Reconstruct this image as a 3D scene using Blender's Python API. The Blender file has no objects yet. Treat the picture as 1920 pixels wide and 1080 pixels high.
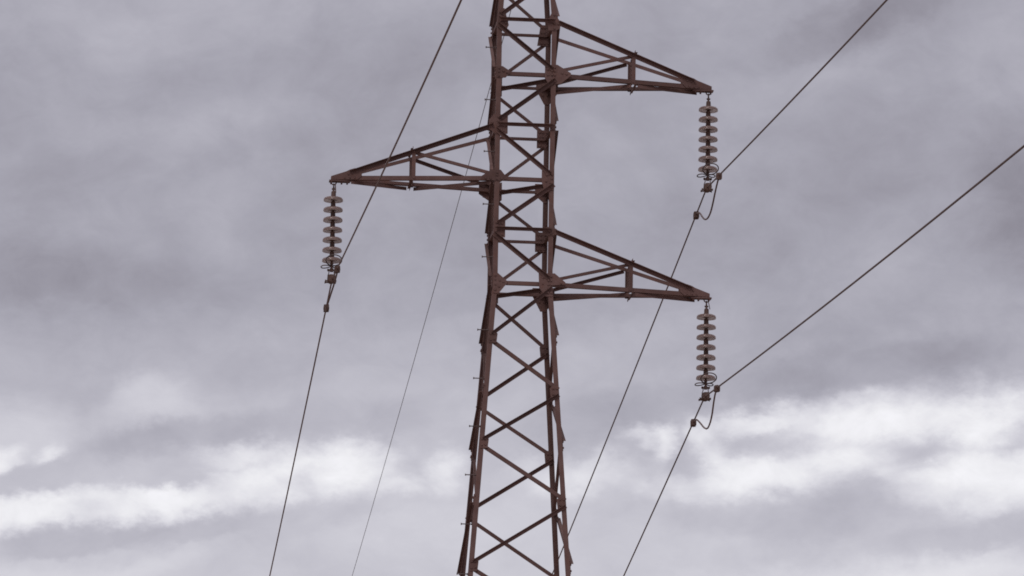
import bpy, math, random
from mathutils import Vector, Matrix

random.seed(7)
scene = bpy.context.scene
COL = scene.collection
R = math.radians

# ---------------------------------------------------------------- camera
CAM_AZ, CAM_EL, CAM_ROLL = R(5.392), R(11.166), R(1.029)
cam_data = bpy.data.cameras.new("camera")
cam_data.sensor_width = 36.0
cam_data.lens = 8700.0 / 1920.0 * 36.0
cam_data.clip_start = 0.5
cam_data.clip_end = 9000.0
cam = bpy.data.objects.new("camera", cam_data)
COL.objects.link(cam)
fwd = Vector((math.sin(CAM_AZ) * math.cos(CAM_EL), math.cos(CAM_AZ) * math.cos(CAM_EL), math.sin(CAM_EL)))
rt = Vector((math.cos(CAM_AZ), -math.sin(CAM_AZ), 0.0))
up = rt.cross(fwd)
rt2 = rt * math.cos(CAM_ROLL) + up * math.sin(CAM_ROLL)
up2 = -rt * math.sin(CAM_ROLL) + up * math.cos(CAM_ROLL)
m = Matrix((rt2, up2, -fwd)).transposed().to_4x4()
m.translation = Vector((-6.216, -64.702, 1.6))
cam.matrix_world = m
scene.camera = cam

scene.view_settings.view_transform = 'Standard'
scene.view_settings.look = 'None'
scene.view_settings.gamma = 1.0
scene.view_settings.exposure = 0.0
scene.cycles.filter_width = 1.8

# ---------------------------------------------------------------- sun (veiled by the overcast)
SUN_EL, SUN_AZ = R(48), R(205)          # azimuth measured from +Y towards +X
sun_data = bpy.data.lights.new("sun", 'SUN')
sun_data.energy = 0.9
sun_data.angle = R(20)
sun_data.color = (1.0, 0.95, 0.88)
sun = bpy.data.objects.new("sun", sun_data)
COL.objects.link(sun)
sd = Vector((math.sin(SUN_AZ) * math.cos(SUN_EL), math.cos(SUN_AZ) * math.cos(SUN_EL), math.sin(SUN_EL)))
sun.rotation_euler = sd.to_track_quat('Z', 'Y').to_euler()
sun.location = sd * 60

# ---------------------------------------------------------------- world: overcast sky, a bright gap low down
# every entry: azimuth, elevation, half width, half height (degrees), tilt, strength, softness
DECK = [
    (-0.763, 11.159, 1.745, 0.724, 5, -0.045, 0.80),
    (-0.619, 10.869, 2.213, 0.790, 1, -0.025, 1.00),
    (1.303, 11.165, 1.141, 0.395, -7, -0.030, 0.80),
    (0.651, 10.717, 3.753, 0.659, 1, -0.012, 1.00),
    (3.576, 14.056, 2.037, 0.593, 11, -0.025, 0.80),
    (1.555, 13.768, 1.017, 0.593, 21, -0.022, 0.80),
    (0.302, 13.953, 0.611, 0.790, -19, 0.025, 0.80),
    (1.121, 12.637, 3.780, 0.659, 11, -0.012, 1.00),
    (1.713, 13.051, 2.163, 0.461, 13, 0.020, 1.00),
    (2.070, 12.372, 1.753, 0.395, 19, 0.014, 0.70),
    (-0.277, 12.390, 1.483, 0.461, 11, -0.020, 0.80),
    (3.651, 10.999, 1.744, 0.790, 1, 0.015, 1.00),
    (9.400, 14.393, 1.360, 0.494, 21, -0.065, 0.62),
    (10.276, 14.686, 1.294, 0.408, 25, -0.050, 0.62),
    (7.166, 14.283, 1.155, 0.527, 21, -0.030, 0.80),
    (7.578, 13.827, 1.017, 0.263, 31, -0.020, 0.70),
    (11.152, 14.159, 1.494, 0.593, 29, 0.035, 0.80),
    (8.998, 13.770, 1.763, 0.395, 29, 0.030, 0.80),
    (6.849, 12.702, 0.945, 0.593, 1, 0.020, 0.80),
    (12.015, 12.387, 1.349, 1.515, 16, -0.110, 0.90),
    (11.347, 11.605, 1.748, 0.790, 11, -0.030, 1.00),
    (9.676, 12.590, 2.429, 1.120, 21, -0.025, 1.00),
    (9.013, 11.076, 2.819, 0.593, 13, 0.025, 0.90),
    (9.950, 10.227, 2.208, 0.435, 9, -0.075, 0.62),
    (11.543, 10.360, 1.741, 0.461, 1, -0.040, 0.80),
    (8.354, 9.954, 1.605, 0.362, 5, -0.045, 0.70),
    (9.417, 10.553, 0.804, 0.263, 11, -0.020, 0.70),
    (6.675, 10.659, 1.206, 0.856, 1, 0.020, 1.00),
    (6.423, 9.536, 1.336, 0.527, 7, -0.070, 0.70),
    (7.229, 9.087, 0.734, 0.329, -29, -0.050, 0.80),
    (5.974, 12.558, 1.889, 1.120, 1, 0.015, 1.00),
    (3.355, 9.478, 2.137, 0.395, 7, -0.040, 0.70),
    (1.233, 9.224, 1.735, 0.316, 9, -0.070, 0.65),
    (2.205, 10.041, 1.338, 0.395, 11, -0.020, 0.70),
    (0.851, 9.705, 0.869, 0.435, 13, 0.130, 0.90),
    (1.222, 9.552, 0.601, 0.263, 1, 0.040, 1.00),
    (0.613, 9.895, 0.468, 0.237, 31, 0.040, 0.90),
    (-0.624, 9.296, 1.335, 0.527, 1, 0.100, 0.90),
    (8.830, 8.382, 2.197, 0.501, -5, -0.070, 0.62),
    (9.954, 8.653, 1.132, 0.329, -13, -0.040, 0.70),
    (11.340, 8.201, 1.730, 0.303, 9, -0.080, 0.65),
    (10.023, 7.593, 3.721, 0.395, 3, 0.150, 1.00),
    (11.667, 7.810, 1.329, 0.263, 1, 0.050, 0.80),
    (-0.354, 7.409, 2.125, 0.329, 1, 0.070, 0.90),
    (0.085, 7.971, 1.396, 0.263, 9, -0.085, 0.50),
    (-0.535, 8.710, 1.066, 0.263, 7, -0.050, 0.60),
    (1.533, 8.105, 0.931, 0.211, 15, -0.065, 0.55),
    (2.788, 8.248, 1.331, 0.303, 15, -0.035, 0.70),
    (1.085, 7.647, 0.997, 0.198, 15, 0.050, 0.80),
    (3.986, 8.111, 2.661, 0.593, 1, 0.030, 1.00),
    (3.713, 8.434, 0.799, 0.198, 13, -0.030, 0.80),
]
GAPS = [
    (-0.847, 8.255, 2.562, 0.466, 5, 1.000),
    (1.058, 8.472, 2.344, 0.466, 5, 1.000),
    (2.376, 8.731, 1.686, 0.544, 15, 0.950),
    (3.436, 8.901, 1.393, 0.591, 4, 0.900),
    (1.971, 8.969, 1.613, 0.373, 3, 0.750),
    (4.702, 8.862, 0.557, 0.575, 1, 0.680),
    (4.138, 8.739, 1.099, 0.342, 1, 0.600),
    (6.300, 8.864, 1.393, 0.466, 9, 0.600),
    (5.766, 8.934, 0.807, 0.435, 1, 0.450),
    (7.033, 8.789, 0.880, 0.311, 1, 0.400),
    (-1.001, 8.825, 0.806, 0.357, 25, 0.850),
    (-0.315, 8.979, 0.440, 0.249, 35, 0.680),
    (-0.635, 8.740, 0.440, 0.187, 21, -0.300),
    (9.687, 9.333, 4.111, 0.839, 6, 1.000),
    (11.343, 9.548, 2.645, 0.762, 6, 1.000),
    (11.407, 9.038, 2.567, 0.933, -4, 1.000),
    (8.428, 8.969, 1.980, 0.653, 5, 1.000),
    (7.860, 9.213, 0.807, 0.684, -49, 0.900),
    (11.011, 8.690, 1.759, 0.466, -5, 0.660),
    (7.306, 9.338, 0.440, 0.435, -59, 0.800),
    (7.092, 9.381, 0.661, 0.233, 1, 0.500),
    (8.557, 9.496, 1.763, 0.435, 7, 0.850),
    (1.114, 8.801, 1.100, 0.311, 17, -0.500),
    (2.774, 8.773, 1.026, 0.202, 11, -0.250),
    (0.269, 8.376, 1.172, 0.140, 7, -0.150),
    (-0.405, 8.754, 1.686, 0.311, 9, -0.300),
    (8.558, 9.312, 1.395, 0.264, -1, -0.380),
    (10.516, 9.285, 1.174, 0.342, 1, -0.500),
    (11.805, 9.496, 0.661, 0.373, 31, -0.500),
    (9.555, 9.254, 1.248, 0.202, 1, -0.220),
    (7.596, 9.078, 0.587, 0.373, -49, -0.450),
]


def build_world():
    w = bpy.data.worlds.new("World")
    scene.world = w
    w.use_nodes = True
    nt = w.node_tree
    nt.nodes.clear()
    N, L = nt.nodes.new, nt.links.new

    def math_n(op, a, b=None, c=None, clamp=False):
        n = N('ShaderNodeMath'); n.operation = op; n.use_clamp = clamp
        for i, v in enumerate((a, b, c)):
            if v is None: continue
            if isinstance(v, (int, float)): n.inputs[i].default_value = v
            else: L(v, n.inputs[i])
        return n.outputs[0]

    tc = N('ShaderNodeTexCoord')
    sep = N('ShaderNodeSeparateXYZ'); L(tc.outputs['Generated'], sep.inputs[0])
    az = math_n('MULTIPLY', math_n('ARCTAN2', sep.outputs[0], sep.outputs[1]), 180 / math.pi)
    el = math_n('MULTIPLY', math_n('ARCSINE', math_n('MINIMUM', math_n('MAXIMUM', sep.outputs[2], -1.0), 1.0)), 180 / math.pi)
    com = N('ShaderNodeCombineXYZ'); L(az, com.inputs[0]); L(el, com.inputs[1])
    P = com.outputs[0]

    def noise(scale, detail, rough, stretch=(1, 1), seed=0.0, tilt=0.0, dist=0.0):
        mp = N('ShaderNodeMapping')
        mp.inputs['Scale'].default_value = (stretch[0], stretch[1], 1)
        mp.inputs['Rotation'].default_value = (0, 0, tilt)
        mp.inputs['Location'].default_value = (seed, seed * 1.7, seed * 0.31)
        L(P, mp.inputs[0])
        n = N('ShaderNodeTexNoise')
        n.inputs['Scale'].default_value = scale
        n.inputs['Detail'].default_value = detail
        n.inputs['Roughness'].default_value = rough
        n.inputs['Distortion'].default_value = dist
        L(mp.outputs[0], n.inputs['Vector'])
        return n

    # ragged edges: the cloud map is looked up through two octaves of turbulence
    def warp(base, noise_node, amp):
        sub = N('ShaderNodeVectorMath'); sub.operation = 'SUBTRACT'
        L(noise_node.outputs['Color'], sub.inputs[0]); sub.inputs[1].default_value = (.5, .5, .5)
        mul = N('ShaderNodeVectorMath'); mul.operation = 'MULTIPLY'
        L(sub.outputs[0], mul.inputs[0]); mul.inputs[1].default_value = (amp[0], amp[1], 0)
        add = N('ShaderNodeVectorMath'); add.operation = 'ADD'
        L(base, add.inputs[0]); L(mul.outputs[0], add.inputs[1])
        return add.outputs[0]
    Q = warp(P, noise(0.9, 3, .5, (.7, 1.1), 3.1), WARP_BIG)
    Q = warp(Q, noise(2.6, 6, .62, (.8, 1.25), 9.4), WARP_SMALL)

    Q = warp(Q, noise(6.5, 6, .6, (.8, 1.2), 17.0, R(-14)), WARP_FINE)

    # height profile of the deck
    ramp = N('ShaderNodeFloatCurve')
    cv = ramp.mapping.curves[0]
    pts = PROFILE
    cv.points[0].location = (0, pts[0][1]); cv.points[1].location = (1, pts[-1][1])
    for d_, v in pts[1:-1]:
        cv.points.new(d_ / 90.0, v)
    for p in cv.points: p.handle_type = 'AUTO_CLAMPED'
    ramp.mapping.update()
    sepq = N('ShaderNodeSeparateXYZ'); L(Q, sepq.inputs[0])
    L(math_n('DIVIDE', sepq.outputs[1], 90.0, clamp=True), ramp.inputs['Value'])
    total = ramp.outputs[0]

    def blob(a, e, rx, ry, tilt, amp, soft=1.0):
        mp = N('ShaderNodeMapping'); mp.vector_type = 'TEXTURE'
        mp.inputs['Location'].default_value = (a, e, 0)
        mp.inputs['Rotation'].default_value = (0, 0, R(tilt))
        mp.inputs['Scale'].default_value = (rx, ry, 1)
        L(Q, mp.inputs[0])
        g = N('ShaderNodeTexGradient'); g.gradient_type = 'SPHERICAL'
        L(mp.outputs[0], g.inputs[0])
        mr = N('ShaderNodeMapRange'); mr.interpolation_type = 'SMOOTHSTEP'
        mr.inputs['From Max'].default_value = soft
        mr.inputs['To Max'].default_value = amp
        L(g.outputs['Fac'], mr.inputs['Value'])
        return mr.outputs[0]
    for t in DECK:
        total = math_n('ADD', total, blob(*t))
    gap = None
    for t in GAPS:
        v = blob(*t)
        if gap is None: gap = v
        elif t[5] > 0: gap = math_n('SMOOTH_MAX', gap, v, .15)
        else: gap = math_n('ADD', gap, v)

    # soft mottling of the deck
    n1 = noise(.55, 7, .55, (.7, 1.05), 21.0, R(-16), .5)
    total = math_n('ADD', total, math_n('MULTIPLY', math_n('SUBTRACT', n1.outputs['Fac'], .5), MOTTLE[0]))
    n2 = noise(1.9, 9, .64, (.8, 1.15), 41.0, R(-16), .5)
    total = math_n('ADD', total, math_n('MULTIPLY', math_n('SUBTRACT', n2.outputs['Fac'], .5), MOTTLE[1]))
    # the gap opens where the broken cloud is thin: ragged, billowy edges
    n3 = noise(1.05, 10, .61, (.7, 1.15), 63.0, R(-14), .4)
    near = N('ShaderNodeMapRange'); near.interpolation_type = 'SMOOTHSTEP'
    near.inputs['From Max'].default_value = .35; near.inputs['To Min'].default_value = .5
    L(gap, near.inputs['Value'])
    rag = math_n('MULTIPLY', math_n('MULTIPLY', math_n('SUBTRACT', n3.outputs['Fac'], .5), EDGE), near.outputs[0])
    open_ = math_n('ADD', gap, rag)
    mr = N('ShaderNodeMapRange'); mr.interpolation_type = 'SMOOTHSTEP'
    mr.inputs['From Min'].default_value = GAP_LO; mr.inputs['From Max'].default_value = GAP_HI
    L(open_, mr.inputs['Value'])
    lit = math_n('ADD', math_n('MULTIPLY', math_n('SUBTRACT', n2.outputs['Fac'], .5), .30), GAP_LIGHT)
    dif = math_n('SUBTRACT', lit, total)
    total = math_n('ADD', total, math_n('MULTIPLY', dif, mr.outputs[0]))
    total = math_n('MAXIMUM', total, .05)

    tint = N('ShaderNodeValToRGB')
    tint.color_ramp.elements[0].position = .37; tint.color_ramp.elements[0].color = TINT_DARK
    tint.color_ramp.elements[1].position = .85; tint.color_ramp.elements[1].color = TINT_LIGHT
    e3 = tint.color_ramp.elements.new(.25); e3.color = (1.06, 1.0, 1.17, 1)
    L(total, tint.inputs[0])
    lum = N('ShaderNodeVectorMath'); lum.operation = 'SCALE'
    L(tint.outputs[0], lum.inputs[0]); L(math_n('MULTIPLY', total, 10.0), lum.inputs['Scale'])

    sky = N('ShaderNodeTexSky'); sky.sky_type = 'NISHITA'; sky.sun_disc = False
    sky.sun_elevation = SUN_EL; sky.sun_rotation = SUN_AZ
    mix = N('ShaderNodeMixRGB'); mix.inputs[0].default_value = .97
    L(sky.outputs[0], mix.inputs[1]); L(lum.outputs[0], mix.inputs[2])
    bg = N('ShaderNodeBackground'); bg.inputs['Strength'].default_value = .1
    L(mix.outputs[0], bg.inputs['Color'])
    out = N('ShaderNodeOutputWorld'); L(bg.outputs[0], out.inputs['Surface'])

WARP_BIG = (.60, .38)
WARP_SMALL = (.36, .30)
WARP_FINE = (.20, .17)
PROFILE = [(0, .52), (6.5, .53), (7.6, .57), (8.2, .57), (9.0, .52), (9.8, .475), (10.4, .45), (11.2, .375), (13, .372), (14.8, .385), (24, .46), (45, .62), (90, .75)]
MOTTLE = (.22, .11)
EDGE = .80
GAP_LO, GAP_HI, GAP_LIGHT = .07, 1.0, .88
TINT_DARK = (1.03, 1.0, 1.155, 1)
TINT_LIGHT = (1.01, 1.0, 1.04, 1)
build_world()

# ---------------------------------------------------------------- materials
def new_mat(name):
    mt = bpy.data.materials.new(name); mt.use_nodes = True
    nt = mt.node_tree
    return mt, nt, nt.nodes['Principled BSDF']

def steel(name, dark, mid, rust, rust_amt, rough=.78, scale=1.0):
    mt, nt, b = new_mat(name)
    N, L = nt.nodes.new, nt.links.new
    tc = N('ShaderNodeTexCoord')
    def noise(s, d, r, stretch=(1, 1, 1)):
        mp = N('ShaderNodeMapping'); mp.inputs['Scale'].default_value = stretch
        L(tc.outputs['Object'], mp.inputs[0])
        n = N('ShaderNodeTexNoise'); n.inputs['Scale'].default_value = s * scale
        n.inputs['Detail'].default_value = d; n.inputs['Roughness'].default_value = r
        L(mp.outputs[0], n.inputs['Vector']); return n.outputs['Fac']
    r1 = N('ShaderNodeValToRGB'); L(noise(5.5, 6, .65), r1.inputs[0])
    r1.color_ramp.elements[0].position = .32; r1.color_ramp.elements[0].color = (*dark, 1)
    r1.color_ramp.elements[1].position = .66; r1.color_ramp.elements[1].color = (*mid, 1)
    r2 = N('ShaderNodeValToRGB'); L(noise(9, 8, .7, (1, 1, .55)), r2.inputs[0])
    r2.color_ramp.elements[0].position = .52; r2.color_ramp.elements[0].color = (0, 0, 0, 1)
    r2.color_ramp.elements[1].position = .70; r2.color_ramp.elements[1].color = (rust_amt,) * 3 + (1,)
    mx = N('ShaderNodeMixRGB'); L(r2.outputs[0], mx.inputs[0]); L(r1.outputs[0], mx.inputs[1])
    mx.inputs[2].default_value = (*rust, 1)
    oi = N('ShaderNodeObjectInfo')               # every bar has weathered a little differently
    vr = N('ShaderNodeMapRange'); L(oi.outputs['Random'], vr.inputs['Value'])
    vr.inputs['To Min'].default_value = .84; vr.inputs['To Max'].default_value = 1.18
    sc_ = N('ShaderNodeVectorMath'); sc_.operation = 'SCALE'
    L(mx.outputs[0], sc_.inputs[0]); L(vr.outputs[0], sc_.inputs['Scale'])
    L(sc_.outputs[0], b.inputs['Base Color'])
    b.inputs['Roughness'].default_value = rough
    b.inputs['Specular IOR Level'].default_value = .3
    bp = N('ShaderNodeBump'); bp.inputs['Strength'].default_value = .35; bp.inputs['Distance'].default_value = .004
    L(noise(60, 4, .6), bp.inputs['Height']); L(bp.outputs[0], b.inputs['Normal'])
    return mt

M_STEEL = steel("weathered_steel", (.108, .058, .052), (.143, .083, .076), (.162, .070, .050), .5)
M_CAP = steel("cap_iron", (.080, .046, .039), (.125, .076, .064), (.16, .068, .042), .5, .7, 3.0)
M_RING = steel("galvanised_rod", (.080, .056, .053), (.115, .082, .080), (.14, .07, .05), .3, .55, 4.0)
M_WIRE = steel("stranded_aluminium", (.115, .070, .063), (.17, .110, .100), (.16, .08, .065), .3, .6, 4.0)
M_THIN = steel("steel_earth_wire", (.10, .088, .09), (.14, .125, .13), (.12, .09, .08), .2, .6, 4.0)

def glass_mat(name, lo, hi, trans, rough):
    mt, nt, b = new_mat(name)
    N, L = nt.nodes.new, nt.links.new
    tc = N('ShaderNodeTexCoord')
    n = N('ShaderNodeTexNoise'); n.inputs['Scale'].default_value = 14; n.inputs['Detail'].default_value = 5
    L(tc.outputs['Object'], n.inputs['Vector'])
    r = N('ShaderNodeValToRGB'); L(n.outputs['Fac'], r.inputs[0])
    r.color_ramp.elements[0].position = .35; r.color_ramp.elements[0].color = (*lo, 1)
    r.color_ramp.elements[1].position = .7; r.color_ramp.elements[1].color = (*hi, 1)
    L(r.outputs[0], b.inputs['Base Color'])
    b.inputs['Roughness'].default_value = rough
    b.inputs['IOR'].default_value = 1.5
    b.inputs['Transmission Weight'].default_value = trans
    return mt
M_GLASS = glass_mat("brown_glass", (.175, .112, .103), (.235, .155, .144), .10, .16)
M_RIM = glass_mat("skylit_glass_rim", (.72, .68, .66), (.80, .76, .74), .4, .12)  # same glass painted paler, imitating sky light shining through the underside
def let_light_through(mt, amount, colour):
    """thin toughened glass: daylight falling on the bell glows out of its underside"""
    nt = mt.node_tree
    tr = nt.nodes.new('ShaderNodeBsdfTranslucent'); tr.inputs['Color'].default_value = (*colour, 1)
    mx = nt.nodes.new('ShaderNodeMixShader'); mx.inputs[0].default_value = amount
    nt.links.new(nt.nodes['Principled BSDF'].outputs[0], mx.inputs[1]); nt.links.new(tr.outputs[0], mx.inputs[2])
    nt.links.new(mx.outputs[0], nt.nodes['Material Output'].inputs['Surface'])
let_light_through(M_GLASS, .27, (.92, .82, .79))
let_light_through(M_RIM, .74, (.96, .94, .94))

def ground_mat():
    mt, nt, b = new_mat("bounce_soil")  # unseen soil, lightness and reddish tone set for bounce onto the steel
    N, L = nt.nodes.new, nt.links.new
    tc = N('ShaderNodeTexCoord')
    n = N('ShaderNodeTexNoise'); n.inputs['Scale'].default_value = .06; n.inputs['Detail'].default_value = 9
    n.inputs['Roughness'].default_value = .7
    L(tc.outputs['Object'], n.inputs['Vector'])
    r = N('ShaderNodeValToRGB'); L(n.outputs['Fac'], r.inputs[0])
    r.color_ramp.elements[0].position = .35; r.color_ramp.elements[0].color = (.19, .135, .105, 1)
    r.color_ramp.elements[1].position = .68; r.color_ramp.elements[1].color = (.34, .255, .21, 1)
    L(r.outputs[0], b.inputs['Base Color']); b.inputs['Roughness'].default_value = .95
    return mt
M_GROUND = ground_mat()

def concrete_mat():
    mt, nt, b = new_mat("footing_concrete")
    N, L = nt.nodes.new, nt.links.new
    tc = N('ShaderNodeTexCoord')
    n = N('ShaderNodeTexNoise'); n.inputs['Scale'].default_value = 6; n.inputs['Detail'].default_value = 8
    L(tc.outputs['Object'], n.inputs['Vector'])
    r = N('ShaderNodeValToRGB'); L(n.outputs['Fac'], r.inputs[0])
    r.color_ramp.elements[0].color = (.22, .21, .20, 1); r.color_ramp.elements[1].color = (.40, .39, .37, 1)
    L(r.outputs[0], b.inputs['Base Color']); b.inputs['Roughness'].default_value = .9
    return mt
M_CONC = concrete_mat()

# ---------------------------------------------------------------- mesh helpers
V = Vector
class MB:
    def __init__(self): self.v = []; self.f = []; self.smooth = []
    def add(self, verts, faces, smooth=False):
        o = len(self.v); self.v += [tuple(p) for p in verts]
        for fc in faces: self.f.append(tuple(i + o for i in fc)); self.smooth.append(smooth)
    def prism(self, prof, d1, d2, p0, p1):
        """extrude a 2-D profile (in d1, d2) from p0 to p1"""
        n = len(prof); a = [p0 + d1 * u + d2 * w for u, w in prof]; b = [p1 + d1 * u + d2 * w for u, w in prof]
        fc = [(i, (i + 1) % n, n + (i + 1) % n, n + i) for i in range(n)]
        fc += [tuple(range(n - 1, -1, -1)), tuple(range(n, 2 * n))]
        self.add(a + b, fc)
    def angle(self, p0, p1, d1, d2, w1=.06, w2=.06, t=.007):
        """rolled steel angle: heel on p0-p1, one leg towards d1, one towards d2"""
        p0, p1 = V(p0), V(p1); ax = (p1 - p0).normalized()
        d1 = V(d1); d1 = (d1 - ax * d1.dot(ax)).normalized()
        d2 = V(d2); d2 = d2 - ax * d2.dot(ax); d2 = (d2 - d1 * d2.dot(d1)).normalized()
        self.prism([(0, 0), (w1, 0), (w1, t), (t, t), (t, w2), (0, w2)], d1, d2, p0, p1)
    def plate(self, pts, nrm, t):
        """flat plate: outline pts (3-D, coplanar), thickness t along nrm"""
        n = len(pts); nrm = V(nrm).normalized()
        a = [V(p) for p in pts]; b = [p + nrm * t for p in a]
        fc = [(i, (i + 1) % n, n + (i + 1) % n, n + i) for i in range(n)]
        fc += [tuple(range(n - 1, -1, -1)), tuple(range(n, 2 * n))]
        self.add(a + b, fc)
    def box(self, c, x, y, z, sx, sy, sz, bev=.0):
        c = V(c); x, y, z = V(x).normalized(), V(y).normalized(), V(z).normalized()
        h = min(bev, sx / 3, sy / 3)
        if h <= 0: prof = [(-sx/2, -sy/2), (sx/2, -sy/2), (sx/2, sy/2), (-sx/2, sy/2)]
        else: prof = [(-sx/2+h, -sy/2), (sx/2-h, -sy/2), (sx/2, -sy/2+h), (sx/2, sy/2-h), (sx/2-h, sy/2), (-sx/2+h, sy/2), (-sx/2, sy/2-h), (-sx/2, -sy/2+h)]
        self.prism(prof, x, y, c - z * sz / 2, c + z * sz / 2)
    def rod(self, p0, p1, r0, r1=None, n=8, smooth=True):
        p0, p1 = V(p0), V(p1); r1 = r0 if r1 is None else r1
        ax = (p1 - p0).normalized(); q = V((0, 0, 1)) if abs(ax.z) < .9 else V((1, 0, 0))
        e1 = ax.cross(q).normalized(); e2 = ax.cross(e1)
        cs = [(math.cos(2*math.pi*i/n), math.sin(2*math.pi*i/n)) for i in range(n)]
        a = [p0 + (e1*c + e2*s) * r0 for c, s in cs]; b = [p1 + (e1*c + e2*s) * r1 for c, s in cs]
        self.add(a + b, [(i, (i+1) % n, n + (i+1) % n, n + i) for i in range(n)], smooth)
        self.add(a, [tuple(range(n - 1, -1, -1))]); self.add(b, [tuple(range(n))])
    def tube(self, path, r, n=8, closed=False):
        path = [V(p) for p in path]; m_ = len(path); rings = []
        up_ = None
        for i, p in enumerate(path):
            if closed: tg = path[(i + 1) % m_] - path[i - 1]
            else: tg = path[min(i + 1, m_ - 1)] - path[max(i - 1, 0)]
            tg.normalize()
            if up_ is None: up_ = V((0, 0, 1)) if abs(tg.z) < .8 else V((1, 0, 0))
            e1 = (up_ - tg * up_.dot(tg)).normalized(); e2 = tg.cross(e1); up_ = e1
            rings += [p + (e1 * math.cos(2*math.pi*k/n) + e2 * math.sin(2*math.pi*k/n)) * r for k in range(n)]
        fc = []
        for i in range(m_ if closed else m_ - 1):
            j = (i + 1) % m_
            fc += [(i*n + k, i*n + (k+1) % n, j*n + (k+1) % n, j*n + k) for k in range(n)]
        if not closed: fc += [tuple(range(n - 1, -1, -1)), tuple((m_ - 1)*n + k for k in range(n))]
        self.add(rings, fc, True)
    def lathe(self, prof, n=32, c=(0, 0, 0)):
        c = V(c); vs = []
        for r_, z_ in prof: vs += [c + V((r_*math.cos(2*math.pi*k/n), r_*math.sin(2*math.pi*k/n), z_)) for k in range(n)]
        fc = []
        for i in range(len(prof) - 1):
            fc += [(i*n + k, i*n + (k+1) % n, (i+1)*n + (k+1) % n, (i+1)*n + k) for k in range(n)]
        self.add(vs, fc, True)
    def bolt(self, p, nrm, r=.014, h=.012):
        p = V(p); nrm = V(nrm).normalized(); self.rod(p, p + nrm * h, r, r, 6, False)
    def build(self, name, mat, parent=None):
        me = bpy.data.meshes.new(name); me.from_pydata(self.v, [], self.f); me.validate()
        me.polygons.foreach_set('use_smooth', self.smooth[:len(me.polygons)] if len(self.smooth) == len(me.polygons) else [False] * len(me.polygons))
        import bmesh
        bm = bmesh.new(); bm.from_mesh(me); bmesh.ops.recalc_face_normals(bm, faces=bm.faces); bm.to_mesh(me); bm.free()
        me.materials.append(mat)
        ob = bpy.data.objects.new(name, me); COL.objects.link(ob)
        if parent is not None: ob.parent = parent
        return ob

def tag(o, label=None, cat=None, group=None, kind=None):
    if label: o['label'] = label
    if cat: o['category'] = cat
    if group: o['group'] = group
    if kind: o['kind'] = kind
    return o
def empty(name, loc):
    o = bpy.data.objects.new(name, None); COL.objects.link(o); o.location = loc
    o.empty_display_size = .2; return o

# ---------------------------------------------------------------- ground
g = MB()
seg, rings_ = 64, (0, 40, 120, 400, 1200, 4000)
vs = [(0, 0, 0)]; fc = []
for ri, rr in enumerate(rings_[1:]):
    vs += [(rr*math.cos(2*math.pi*k/seg), rr*math.sin(2*math.pi*k/seg), 0) for k in range(seg)]
fc += [(0, 1 + k, 1 + (k+1) % seg) for k in range(seg)]
for ri in range(len(rings_) - 2):
    a, b = 1 + ri*seg, 1 + (ri+1)*seg
    fc += [(a + k, b + k, b + (k+1) % seg, a + (k+1) % seg) for k in range(seg)]
g.add(vs, fc)
tag(g.build('ground', M_GROUND), kind='structure')

# ---------------------------------------------------------------- the lattice tower
ZL = [18.262, 17.474, 16.717, 15.934, 15.196, 14.421, 13.618, 12.848, 12.091, 11.252, 10.332]
PEAK = 19.02
Z = list(ZL)
while Z[-1] > 1.6:
    Z.append(Z[-1] - (Z[-2] - Z[-1]) * 1.035)
Z[-1] = .12
def W(z):
    if z >= Z[0]: return .857 - .152 * (z - Z[0])
    if z >= Z[5]: return .852 + (.005) * (z - Z[5]) / (Z[0] - Z[5])
    return .852 + .139 * (Z[5] - z)
def corner(sx, sy, z): return V((sx * W(z) / 2, sy * W(z) / 2, z))

tower = empty('lattice_tower', (0, 0, 0))
tag(tower, 'tall rusty brown steel lattice pylon with three triangular cross arms', 'pylon')

LW = .07
for sx in (-1, 1):
    for sy in (-1, 1):
        b = MB()
        for za, zb in ((PEAK, Z[0]), (Z[0], Z[5]), (Z[5], .05)):
            b.angle(corner(sx, sy, za), corner(sx, sy, zb), (-sx, 0, 0), (0, -sy, 0), LW, LW, .008)
        b.build('leg', M_STEEL, tower)
        f = MB(); c0 = corner(sx, sy, 0)
        f.lathe([(0, .30), (.24, .30), (.28, .26), (.34, -.4)], 20, (c0.x, c0.y, 0))
        f.build('footing', M_CONC, tower)

def face_frame(face):
    """outward normal, horizontal direction and signs for a face of the tower"""
    return {'near': (V((0, -1, 0)), V((1, 0, 0))), 'far': (V((0, 1, 0)), V((1, 0, 0))),
            'right': (V((1, 0, 0)), V((0, 1, 0))), 'left': (V((-1, 0, 0)), V((0, 1, 0)))}[face]
def on_face(face, s, z, inset=.03, off=0.0):
    """point on a face beside the leg on side s (-1 / +1 of its horizontal), 'off' outwards"""
    n, h = face_frame(face)
    return h * (s * (W(z) / 2 - inset)) + n * (W(z) / 2 + off) + V((0, 0, z))

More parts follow.
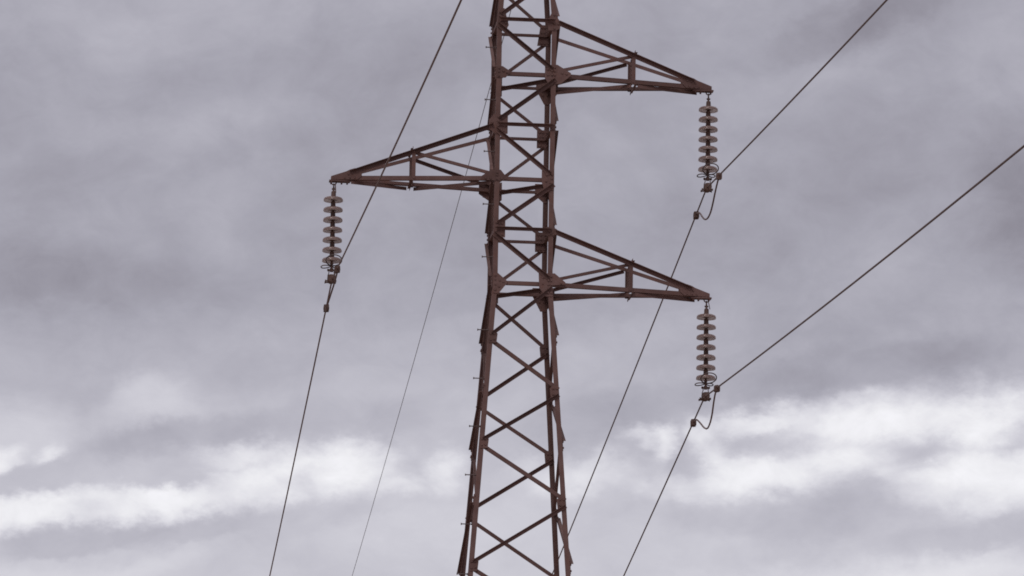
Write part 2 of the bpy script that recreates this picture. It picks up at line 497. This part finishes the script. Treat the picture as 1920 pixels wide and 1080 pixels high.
def diagonal(face, s0, za, s1, zb, w, style):
    """style 'out': bolted on outside, its free leg at the upper edge pointing outwards
       style 'in' : bolted on the inner side, free leg at the lower edge pointing inwards"""
    n, h = face_frame(face)
    if style == 'out': a, c = on_face(face, s0, za, .03, .0095), on_face(face, s1, zb, .03, .0095)
    else:
        q = -.0095 if style == 'in' else -.0185
        a, c = on_face(face, s0, za, .03, q), on_face(face, s1, zb, .03, q)
    ax = (c - a).normalized()
    up_ = V((0, 0, 1)); up_ = (up_ - ax * up_.z).normalized()
    b = MB()
    if style == 'out': b.angle(a + up_*w/2, c + up_*w/2, -up_, n, w, w * .85, .006)
    elif style == 'in': b.angle(a - up_*w/2, c - up_*w/2, up_, -n, w, w * .85, .006)
    else: b.angle(a + up_*w/2, c + up_*w/2, -up_, -n, w, w * .85, .006)      # 'lip': free leg up, towards the inside
    b.bolt(a + ax * .03 + n * (.006 if style == 'out' else -.006), n if style == 'out' else -n)
    b.bolt(c - ax * .03 + n * (.006 if style == 'out' else -.006), n if style == 'out' else -n)
    return b.build('diagonal_brace', M_STEEL, tower)

# zig-zag lattice: each face starts on the leg that the neighbouring face does not use
START = {'near': -1, 'far': 1, 'right': -1, 'left': 1}
for face in ('near', 'far', 'right', 'left'):
    zs = [PEAK] + Z
    for i in range(len(zs) - 1):
        k = i - 1                               # level of the upper end
        s0 = START[face] * (1 if k % 2 == 0 else -1)
        gap0 = gap1 = .075 if k <= 4 else .045
        if k == 5: gap0 = .06
        w = .060 if face == 'near' else .050 if face == 'far' else .052
        if k >= 5: w = .054
        if face == 'near': style = 'out' if (k <= 5 or k % 2 == 1) else 'in'
        elif face == 'far': style = 'lip' if (k % 2 == 0 and k >= 5) else 'out'
        else: style = 'in' if (k % 2 == 0 and k >= 6) else 'out'
        diagonal(face, s0, zs[i] - gap0, -s0, zs[i+1] + gap1, w, style)

# horizontals round the body at the cross-arm levels
def strut(face, z, style, w=.055):
    n, h = face_frame(face)
    half = W(z) / 2 - .035
    o = n * (W(z) / 2 + (.0175 if style == 'out' else -.009)) + V((0, 0, z))
    b = MB()
    if style == 'out': b.angle(o - h*half + V((0, 0, .022)), o + h*half + V((0, 0, .022)), (0, 0, -1), n, w*.8, w, .006)
    else: b.angle(o - h*half - V((0, 0, .028)), o + h*half - V((0, 0, .028)), (0, 0, 1), -n, w, w, .006)
    b.build('horizontal_strut', M_STEEL, tower)
for k in range(6):
    strut('near', Z[k], 'out' if k % 2 == 0 else 'in')
    strut('far', Z[k], 'in', .046)
    strut('left', Z[k], 'in', .05); strut('right', Z[k], 'in', .05)
for k in (1, 3, 5):
    b = MB(); h = W(Z[k]) / 2 - .02
    b.angle((h, -h, Z[k] - .045), (-h, h, Z[k] - .045), (0, 0, -1), (-1, -1, 0), .05, .055, .006)
    b.build('plan_brace', M_STEEL, tower)
strut('near', PEAK - .04, 'in'); strut('far', PEAK - .04, 'in'); strut('left', PEAK - .04, 'in'); strut('right', PEAK - .04, 'in')

# gusset plates: outline given as (inwards from the leg's outer corner, height above the level)
def gusset(face, s, k, outline, bolts=(), inner=False, thick=.008):
    n, h = face_frame(face); z0 = Z[k]
    off = .0008 if not inner else -.0175
    pts = []
    for u, v in outline:
        z = z0 + v
        pts.append(h * (s * (W(z0) / 2 - u)) + n * (W(z) / 2 + off) + V((0, 0, z)))
    b = MB(); nn = (pts[1] - pts[0]).cross(pts[2] - pts[0]).normalized()
    if nn.dot(n) < 0: nn = -nn
    b.plate(pts, nn, thick)
    for u, v in bolts:
        p = h * (s * (W(z0) / 2 - u)) + n * (W(z0 + v) / 2 + off + (thick if not inner else 0)) + V((0, 0, z0 + v))
        b.bolt(p, n if not inner else -n, .0155, .014)
    b.build('gusset_plate', M_STEEL, tower)
def grid(us, vs_): return [(u, v) for u in us for v in vs_]

L_, R_ = -1, 1
# near face, left leg
gusset('near', L_, 0, [(.015, .10), (.06, .17), (.10, .17), (.135, .03), (.165, -.08), (.14, -.13), (.015, -.13)], grid((.035,), (.11, .05, -.03, -.09)) + [(.10, .06), (.12, -.05)])
gusset('near', L_, 1, [(.005, .10), (.085, .10), (.19, .035), (.19, -.005), (.13, -.07), (.005, -.07)], grid((.035,), (.07, .02, -.04)) + [(.10, .03), (.15, .01)])
gusset('near', L_, 2, [(-.03, .145), (.175, .145), (.175, -.135), (.00, -.135), (-.095, -.07), (-.095, .06)], grid((.035,), (.11, .05, -.02, -.09)) + [(.10, .09), (.13, -.02), (.11, -.09), (-.05, .03)])
gusset('near', L_, 3, [(-.05, .12), (.085, .12), (.20, -.02), (.165, -.04), (-.185, -.04), (-.185, .02)], grid((-.13, -.06, .03, .10, .15), (-.01,)) + grid((.035,), (.08, .04)))
gusset('near', L_, 4, [(.005, .125), (.165, .125), (.165, -.125), (.005, -.125)], grid((.035,), (.09, .03, -.03, -.09)) + [(.12, .08), (.12, 0.0), (.12, -.08)])
gusset('near', L_, 5, [(.005, .13), (.075, .13), (.205, .02), (.205, -.01), (.09, -.16), (.005, -.16)], grid((.035,), (.10, .04, -.03, -.11)) + [(.10, .03), (.15, .01), (.09, -.06)])
# near face, right leg
gusset('near', R_, 0, [(-.05, .0), (.0, .07), (.05, .19), (.125, .02), (.125, -.135), (.015, -.135), (-.05, -.10)], grid((.035,), (.10, .04, -.03, -.10)) + [(.09, 0), (-.02, -.03)])
gusset('near', R_, 1, [(-.02, .15), (-.215, .035), (-.215, .0), (-.07, -.13), (.11, -.13), (.16, -.05), (.16, .12), (.06, .15)], grid((.02, .06), (.11, .06, 0., -.06, -.10)) + [(-.15, .02), (-.09, .03), (.12, .08), (.12, 0)])
gusset('near', R_, 2, [(.005, .05), (.075, .05), (.075, -.06), (.005, -.06)], grid((.035,), (.03, -.03)))
gusset('near', R_, 3, [(.0, .10), (.06, .13), (.18, .13), (.18, -.04), (.14, -.15), (.0, -.15)], grid((.035,), (.08, .02, -.05, -.11)) + [(.11, .07), (.12, -.02)])
gusset('near', R_, 4, [(-.05, .02), (.0, .05), (.10, .05), (.10, -.075), (.0, -.075), (-.05, -.06)], grid((.035,), (.02, -.04)))
gusset('near', R_, 5, [(.0, .155), (-.03, .155), (-.185, .03), (-.185, .0), (.0, -.02), (.0, -.185), (.10, -.185), (.19, -.06), (.20, .15)], grid((.02, .06), (.11, .05, -.01, -.07, -.13)) + [(-.12, .02), (.14, .09), (.14, 0)])
# far face (bolted on the side that looks into the tower)
for k, hgt in ((0, .155), (2, .135), (4, .145)):
    gusset('far', R_, k, [(.0, hgt), (.150 if k == 0 else .175, hgt), (.195 if k == 0 else .175, -hgt), (.0, -hgt)], grid((.035, .09, .135), [hgt * q for q in (.75, .28, -.25, -.75)]), True)
for k in (1, 5):
    gusset('far', R_, k, [(-.12, .10), (.20, .10), (.20, -.02), (.08, -.24), (.0, -.24), (-.12, -.06)], grid((.035, .1), (.05, -.02, -.1)), True)
gusset('far', R_, 3, [(.0, .12), (.19, .12), (.19, -.05), (.06, -.16), (.0, -.16)], grid((.035,), (.05, -.02, -.1)), True)
for k in (1, 5):
    gusset('far', L_, k, [(.0, .12), (.16, .12), (.16, -.14), (.13, -.16), (.0, -.16)], grid((.035, .1), (.05, -.02, -.1)), True)
gusset('far', L_, 3, [(-.15, .08), (.185, .12), (.185, -.14), (.14, -.18), (.03, -.18), (-.15, -.06)], grid((-.08, .035, .1), (.05, -.02, -.1)), True)
gusset('far', L_, 2, [(-.09, -.02), (.06, .03), (.06, -.10), (-.05, -.08)], [(.03, -.03)], True)
# tapering body: small plates where two diagonals meet a leg
for k in range(6, len(Z) - 1):
    o = [(.012, .095), (.085, .095), (.135, .05), (.12, -.085), (.012, -.085)]
    bl = grid((.035,), (.05, -.04)) + [(.085, .05), (.085, -.03)]
    se = 1 if k % 2 == 0 else -1
    gusset('near', -se, k, o, bl); gusset('far', se, k, o, bl, True)
    gusset('left', se, k, o, bl); gusset('right', -se, k, o, bl)
for k in range(0, 6):
    se = 1 if k % 2 == 0 else -1
    o = [(.012, .10), (.10, .10), (.10, -.10), (.012, -.10)]
    gusset('left', se, k, o, grid((.04,), (.06, 0, -.06))); gusset('right', -se, k, o, grid((.04,), (.06, 0, -.06)))

# step bolts up the left front leg
sb = [17.855, 17.085, 16.327, 15.557, 14.791, 13.726, 13.019, 12.324, 11.623, 10.918]
while sb[-1] > 3: sb.append(sb[-1] - .71)
for z in sb:
    b = MB(); x0 = -W(z) / 2
    b.rod((x0 + .03, -W(z)/2 + .045, z), (x0 - .145, -W(z)/2 + .045, z), .0075)
    b.rod((x0 - .145, -W(z)/2 + .045, z), (x0 - .158, -W(z)/2 + .045, z), .015, .015, 8)
    b.rod((x0 - .016, -W(z)/2 + .045, z), (x0 - .002, -W(z)/2 + .045, z), .015, .015, 6)
    b.build('step_bolt', M_RING, tower)
# earth wire peak
b = MB()
for sx in (-1, 1):
    for sy in (-1, 1): b.angle(corner(sx, sy, PEAK), (sx*.03, sy*.03, 19.34), (-sx, 0, 0), (0, -sy, 0), .06, .06, .007)
b.box((0, 0, 19.33), (1, 0, 0), (0, 1, 0), (0, 0, 1), .12, .16, .03)
b.build('peak_cap', M_STEEL, tower)

# ---- cross arms
X_TIP = 2.70
def cross_arm(s, kt, kb):
    zt, zb = Z[kt], Z[kb]; hw = W(zb) / 2
    xr = s * (hw - .06)
    lo = {}
    for sy in (-1, 1): lo[sy] = (V((xr, sy*(hw + .012), zb - .032)), V((s*2.62, sy*.045, zb - .032)))
    b = MB()
    for sy in (-1, 1): b.angle(lo[sy][0], lo[sy][1], (0, 0, 1), (0, -sy, 0), .060, .062, .007)
    arm = b.build('cross_arm', M_STEEL, tower)
    hi = {}
    for sy in (-1, 1):
        hi[sy] = (V((s*(W(zt)/2 + .03), sy*(W(zt)/2 + .004), zt + .005)), V((s*2.47, sy*.07, zb + .095)))
        b = MB()
        if sy < 0: b.angle(hi[sy][0], hi[sy][1], (0, 0, -1), (0, -1, 0), .060, .060, .007)
        else: b.angle(hi[sy][0], hi[sy][1], (0, 0, -1), (0, 1, 0), .052, .052, .007)
        b.build('top_chord', M_STEEL, arm)
    def at(seg, x): t = (x - seg[0].x) / (seg[1].x - seg[0].x); return seg[0].lerp(seg[1], t)
    xm = s * 1.565
    for sy in (-1, 1):
        lo_m, hi_m = at(lo[sy], xm), at(hi[sy], xm)
        b = MB()
        b.angle(lo_m + V((-s*.022, sy*.009, -.01)), hi_m + V((-s*.022, sy*.009, -.01)), (s, 0, 0), (0, -sy, 0), .056, .04, .006)
        b.bolt(lo_m + V((0, sy*.009, .025)), (0, sy, 0)); b.bolt(hi_m + V((0, sy*.009, -.03)), (0, sy, 0))
        b.build('post', M_STEEL, arm)
        r0 = at(lo[sy], s*(hw + .02)) + V((0, -sy*.012, .09)); r1 = hi_m + V((-s*.03, -sy*.012, -.045))
        b = MB()
        ax = (r1 - r0).normalized(); up_ = V((0, 0, 1)); up_ = (up_ - ax*up_.z).normalized()
        if sy < 0: b.angle(r0 - up_*.02, r1 - up_*.02, up_, (0, 1, 0), .042, .042, .006)
        else: b.angle(r0 + up_*.02, r1 + up_*.02, -up_, (0, -1, 0), .046, .046, .006)
        b.build('arm_diagonal', M_STEEL, arm)
    for seg, dz in ((hi, .012), (lo, -.012)):
        a_, c_ = at(seg[-1], xm + s*.02), at(seg[1], xm + s*.02); e = (a_ - c_).normalized() * .07
        b = MB(); b.angle(a_ + e + V((0, 0, dz)), c_ - e + V((0, 0, dz)), (0, 0, -1 if dz < 0 else 1), (s, 0, 0), .034, .034, .005)
        b.build('cross_tie', M_STEEL, arm)
    # bracing in the bottom plane
    nm, fm = at(lo[-1], xm - s*.03), at(lo[1], xm - s*.03); dz = V((0, 0, -.008))
    nm2, fm2 = at(lo[-1], xm + s*.07), at(lo[1], xm + s*.07)
    if s > 0: pairs = ((at(lo[1], s*(hw + .02)), nm), (nm2, at(lo[1], s*2.53)))
    else: pairs = ((at(lo[-1], s*(hw + .05)), fm), (fm2, at(lo[-1], s*2.45)))
    for a_, c_ in pairs:
        b = MB(); b.angle(a_ + dz, c_ + dz, (0, 0, -1), (0, 1, 0), .050, .05, .006); b.build('plan_brace', M_STEEL, arm)
    # tip plates, keeper channel and their bolts
    for sy in (-1, 1):
        def q(x, dz_): p = at(lo[sy], s*x); return V((p.x, p.y + sy*.0095, zb + dz_))
        pts = [q(2.36, -.028), q(2.735, -.028), q(2.735, .022), q(2.52, .092), q(2.47, .118), q(2.40, .138), q(2.30, .10), q(2.30, .02)]
        b = MB(); b.plate(pts, (0, -sy, 0), .007)
        for x, dz_ in ((2.40, .0), (2.47, .0), (2.54, .0), (2.37, .08), (2.43, .065), (2.49, .05)):
            b.bolt(q(x, dz_), (0, sy, 0), .013, .011)
        b.build('tip_plate', M_STEEL, arm)
    b = MB()
    b.box((s*2.61, 0, zb - .045), (1, 0, 0), (0, 1, 0), (0, 0, 1), .30, .12, .02)
    for dx, dy in ((-.11, -.04), (-.11, .04), (-.03, -.04), (-.03, .04), (.12, -.045), (.12, .045)):
        b.bolt((s*(2.61 + dx*1.0), dy, zb - .055), (0, 0, -1), .014, .024)
    b.build('keeper_plate', M_STEEL, arm)
    b = MB(); xs = s*2.693
    pth = [(xs - .036, 0, zb - .02)] + [(xs - .036*math.cos(t), 0, zb - .062 - .036*math.sin(t)) for t in [i*math.pi/10 for i in range(11)]] + [(xs + .036, 0, zb - .02)]
    b.tube(pth, .009); b.build('u_bolt', M_STEEL, arm)
    return V((xs, 0, zb))
HANG_TOP = cross_arm(1, 0, 1)
HANG_LEFT = cross_arm(-1, 2, 3)
HANG_LOW = cross_arm(1, 4, 5)

# ---------------------------------------------------------------- insulator strings
PITCH = .1473
def make_string(loc):
    root = empty('insulator_string', loc)
    # eye link that hooks through the u-bolt
    b = MB()
    b.tube([(0, .022*math.cos(t), -.108 + .024*math.sin(t)) for t in [i*2*math.pi/14 for i in range(14)]], .008, 8, True)
    b.rod((0, 0, -.128), (0, 0, -.20), .012, .015)
    b.rod((-.026, 0, -.160), (.026, 0, -.160), .013, .013, 6, False)
    b.build('eye_link', M_CAP, root)
    for k in range(7):
        z = -.318 - PITCH * k
        d = MB()
        d.lathe([(.0, .040), (.036, .040), (.070, .038), (.105, .034), (.125, .026), (.136, .013), (.140, -.002), (.1395, -.016), (.136, -.021), (.131, -.019), (.126, -.006), (.118, .004),
                 (.108, -.004), (.102, -.004), (.094, .006), (.078, .004), (.072, .002), (.062, .010), (.036, .014), (.0, .014)], 40, (0, 0, 0))
        disc = d.build('glass_disc', M_GLASS, root); disc.location = (0, 0, z)
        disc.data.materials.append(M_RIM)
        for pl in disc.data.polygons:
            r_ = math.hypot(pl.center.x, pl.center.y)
            if (.085 < r_ < .1365 and pl.center.z < .011) or pl.center.z < -.010: pl.material_index = 1  # outer underside and skirt edge take the painted skylight tone
        disc.rotation_euler = (random.uniform(-.018, .018), random.uniform(-.018, .018), random.uniform(0, 6.28))
        c = MB()
        c.lathe([(.0, .128), (.022, .128), (.030, .122), (.033, .108), (.0345, .07), (.037, .045), (.039, .036), (.036, .034)], 20)
        c.lathe([(.033, .015), (.033, -.006), (.020, -.010), (.012, -.012), (.012, -.03)], 16)
        c.build('cap', M_CAP, disc)
    zl = -.318 - PITCH * 6          # last disc
    b = MB()
    b.rod((0, 0, zl - .012), (0, 0, zl - .150), .016, .016)
    b.rod((0, 0, zl - .035), (0, 0, zl - .062), .028, .022, 10)
    b.build('ball_link', M_CAP, root)
    zr = zl - .076
    b = MB(); th = [i*2*math.pi/36 for i in range(36)]
    b.tube([(.022 + .112*math.sin(t), -.006 - .15*(1 - math.cos(t))*.9, zr + .052*(1 - math.cos(t))) for t in th], .0085, 8, True)
    b.build('arcing_ring', M_RING, root)
    for sg, ln, dp in ((-1, .150, .10), (1, .108, .075)):
        b = MB()
        b.tube([(sg*ln*(1 - math.cos(t))/2, .015 - dp*.9*math.sin(t)*math.sin(t/2), zr - .006 - .012*(1 - math.cos(t))/2 + .010*math.sin(t)*math.sin(t/2)) for t in th], .0080, 8, True)
        b.build('arcing_loop', M_RING, root)
    zy = zl - .140
    b = MB()
    b.rod((-.062, 0, zy), (.062, 0, zy), .014, .014, 8)
    b.rod((-.055, 0, zy), (-.042, 0, zy), .021, .021, 6, False); b.rod((.042, 0, zy), (.055, 0, zy), .021, .021, 6, False)
    b.box((0, 0, zy), (1, 0, 0), (0, 1, 0), (0, 0, 1), .05, .04, .05, .01)
    b.build('yoke_pin', M_CAP, root)
    zc = -1.474
    for sg in (-1, 1):
        b = MB(); b.tube([(sg*.040, 0, zy + .01), (sg*.036, 0, zy - .04), (sg*.050, 0, zc + .055), (sg*.053, 0, zc - .02)], .0065); b.build('hanger_strap', M_CAP, root)
    b = MB()
    b.prism([(-.046, .048), (-.05, .0), (-.046, -.034), (-.02, -.052), (.02, -.052), (.046, -.034), (.05, .0), (.046, .048), (.02, .056), (-.02, .056)], V((1, 0, 0)), V((0, 0, 1)), V((0, -.09, zc)), V((0, .09, zc)))
    b.build('suspension_clamp', M_CAP, root)
    for y in (-.06, .06):
        b = MB(); b.rod((-.088, y, zc - .036), (.07, y, zc - .036), .011); b.rod((-.092, y, zc - .036), (-.078, y, zc - .036), .018, .018, 6, False); b.rod((.056, y, zc - .036), (.07, y, zc - .036), .018, .018, 6, False)
        b.build('clamp_bolt', M_CAP, root)
    return root
def copy_tree(o, parent=None):
    c = o.copy(); COL.objects.link(c)
    if parent is not None: c.parent = parent
    for ch in list(o.children): copy_tree(ch, c)
    return c
GRP = 'insulator strings hanging from the cross arm tips'
s1 = make_string(HANG_TOP)
s2 = copy_tree(s1); s2.location = HANG_LEFT
s3 = copy_tree(s1); s3.location = HANG_LOW
tag(s1, 'string of seven glass discs under the upper right cross arm', 'insulator', GRP)
tag(s2, 'string of seven glass discs under the lone left cross arm', 'insulator', GRP)
tag(s3, 'string of seven glass discs under the lower right cross arm', 'insulator', GRP)
b = MB(); b.tube([(.024, -.02, -.095), (.034, -.03, -.14), (.046, -.03, -.205)], .006); b.build('hanging_pin', M_CAP, s3)
b = MB(); b.box((.026, -.01, -.15), (1, 0, .0), (0, 1, 0), (.08, 0, -1), .014, .03, .13); b.build('side_link', M_CAP, s2)

# ---------------------------------------------------------------- conductors
CURV = .0003
def conductor(hang, s_tow, s_away, label, loop, swing=0.0, away=1.1):
    P0 = hang + V((-.012*(1 if hang.x > 0 else -1), 0, -1.474))
    root = empty('power_line', P0)
    tag(root, label, 'cable', 'power lines carried by the pylon')
    def z_at(y): return -(s_tow*-y if y < 0 else s_away*y) + CURV*y*y + .0
    ys = [-130 + i*2.5 for i in range(50)] + [-5, -3.5, -2, -1.2, -.6, -.25, -.1, 0, .1, .25, .6, 1.2, 2, 3.5, 5] + [7.5 + i*2.5 for i in range(70)]
    pth = []
    for y in ys:
        z = z_at(y)
        if abs(y) < .3: z -= .0 if y == 0 else 0.0
        if P0.z + z < 1.0: continue
        pth.append((0, y, z))
    b = MB(); b.tube(pth, .0115, 8); b.build('wire', M_WIRE, root)
    for i, y in enumerate((-1.25, away)):
        sl = s_tow if y < 0 else -s_away
        ax = V((0, 1, sl)).normalized(); upv = V((1, 0, 0)).cross(ax)
        c = V((0, y, z_at(y))) - upv*.012
        b = MB(); b.box(c, (1, 0, 0), upv, ax, .076, .088, .10, .004)
        b.box(c + V((.0, 0, 0)), (1, 0, 0), upv, ax, .084, .03, .05, .003)
        for dy in (-.028, .028): b.rod(c + ax*dy + upv*.044, c + ax*dy + upv*.050, .012, .012, 6, False); b.rod(c + ax*dy - upv*.044, c + ax*dy - upv*.052, .012, .012, 6, False)
        b.build('parallel_clamp', M_CAP, root)
    ctl = [V((swing*(z - min(loop[0][1], loop[-1][1]) if z < -.2 else 0), y, z)) for y, z in loop]
    pts = []
    for i in range(len(ctl) - 1):       # Catmull-Rom through the hanging loop
        p0, p1, p2, p3 = ctl[max(i-1, 0)], ctl[i], ctl[i+1], ctl[min(i+2, len(ctl)-1)]
        for t in (0, .25, .5, .75):
            pts.append(.5*((2*p1) + (p2-p0)*t + (2*p0-5*p1+4*p2-p3)*t*t + (3*p1-p0-3*p2+p3)*t**3))
    pts.append(ctl[-1])
    b = MB(); b.tube(pts, .0125, 8); b.build('damper_loop', M_WIRE, root)
LOOP_A = [(-1.25, -.13), (-1.12, -.155), (-.87, -.26), (-.66, -.365), (-.42, -.45), (-.14, -.472), (.16, -.43), (.45, -.33), (.70, -.225), (.97, -.165), (1.05, -.165)]
LOOP_L = LOOP_A[:-2] + [(1.15, -.165), (1.36, -.175)]
LOOP_B = [(-1.22, -.12), (-1.08, -.14), (-.93, -.24), (-.78, -.38), (-.57, -.475), (-.30, -.505), (.03, -.44), (.43, -.31), (.80, -.20), (1.0, -.175), (1.18, -.18)]
conductor(HANG_TOP, .0744, .1468, 'power line under the upper right insulator string with hanging damper loop', LOOP_A)
conductor(HANG_LEFT, .0756, .1103, 'power line running steeply past the lone left insulator string', LOOP_L, .29, 1.36)
conductor(HANG_LOW, .0678, .1449, 'power line under the lower right insulator string with hanging damper loop', LOOP_B, 0.0, 1.18)

# earth wire from the peak
b = MB()
pth = [(.0006*y, y, 19.32 - (.1180*y if y > 0 else -.075*y) + .00034*y*y) for y in [-120 + 4*i for i in range(61)] if True]
pth = [p for p in pth if p[2] > 1]
b.tube(pth, .0055, 6)
tag(b.build('earth_wire', M_THIN), 'thin grey wire passing behind the pylon from its peak', 'cable')
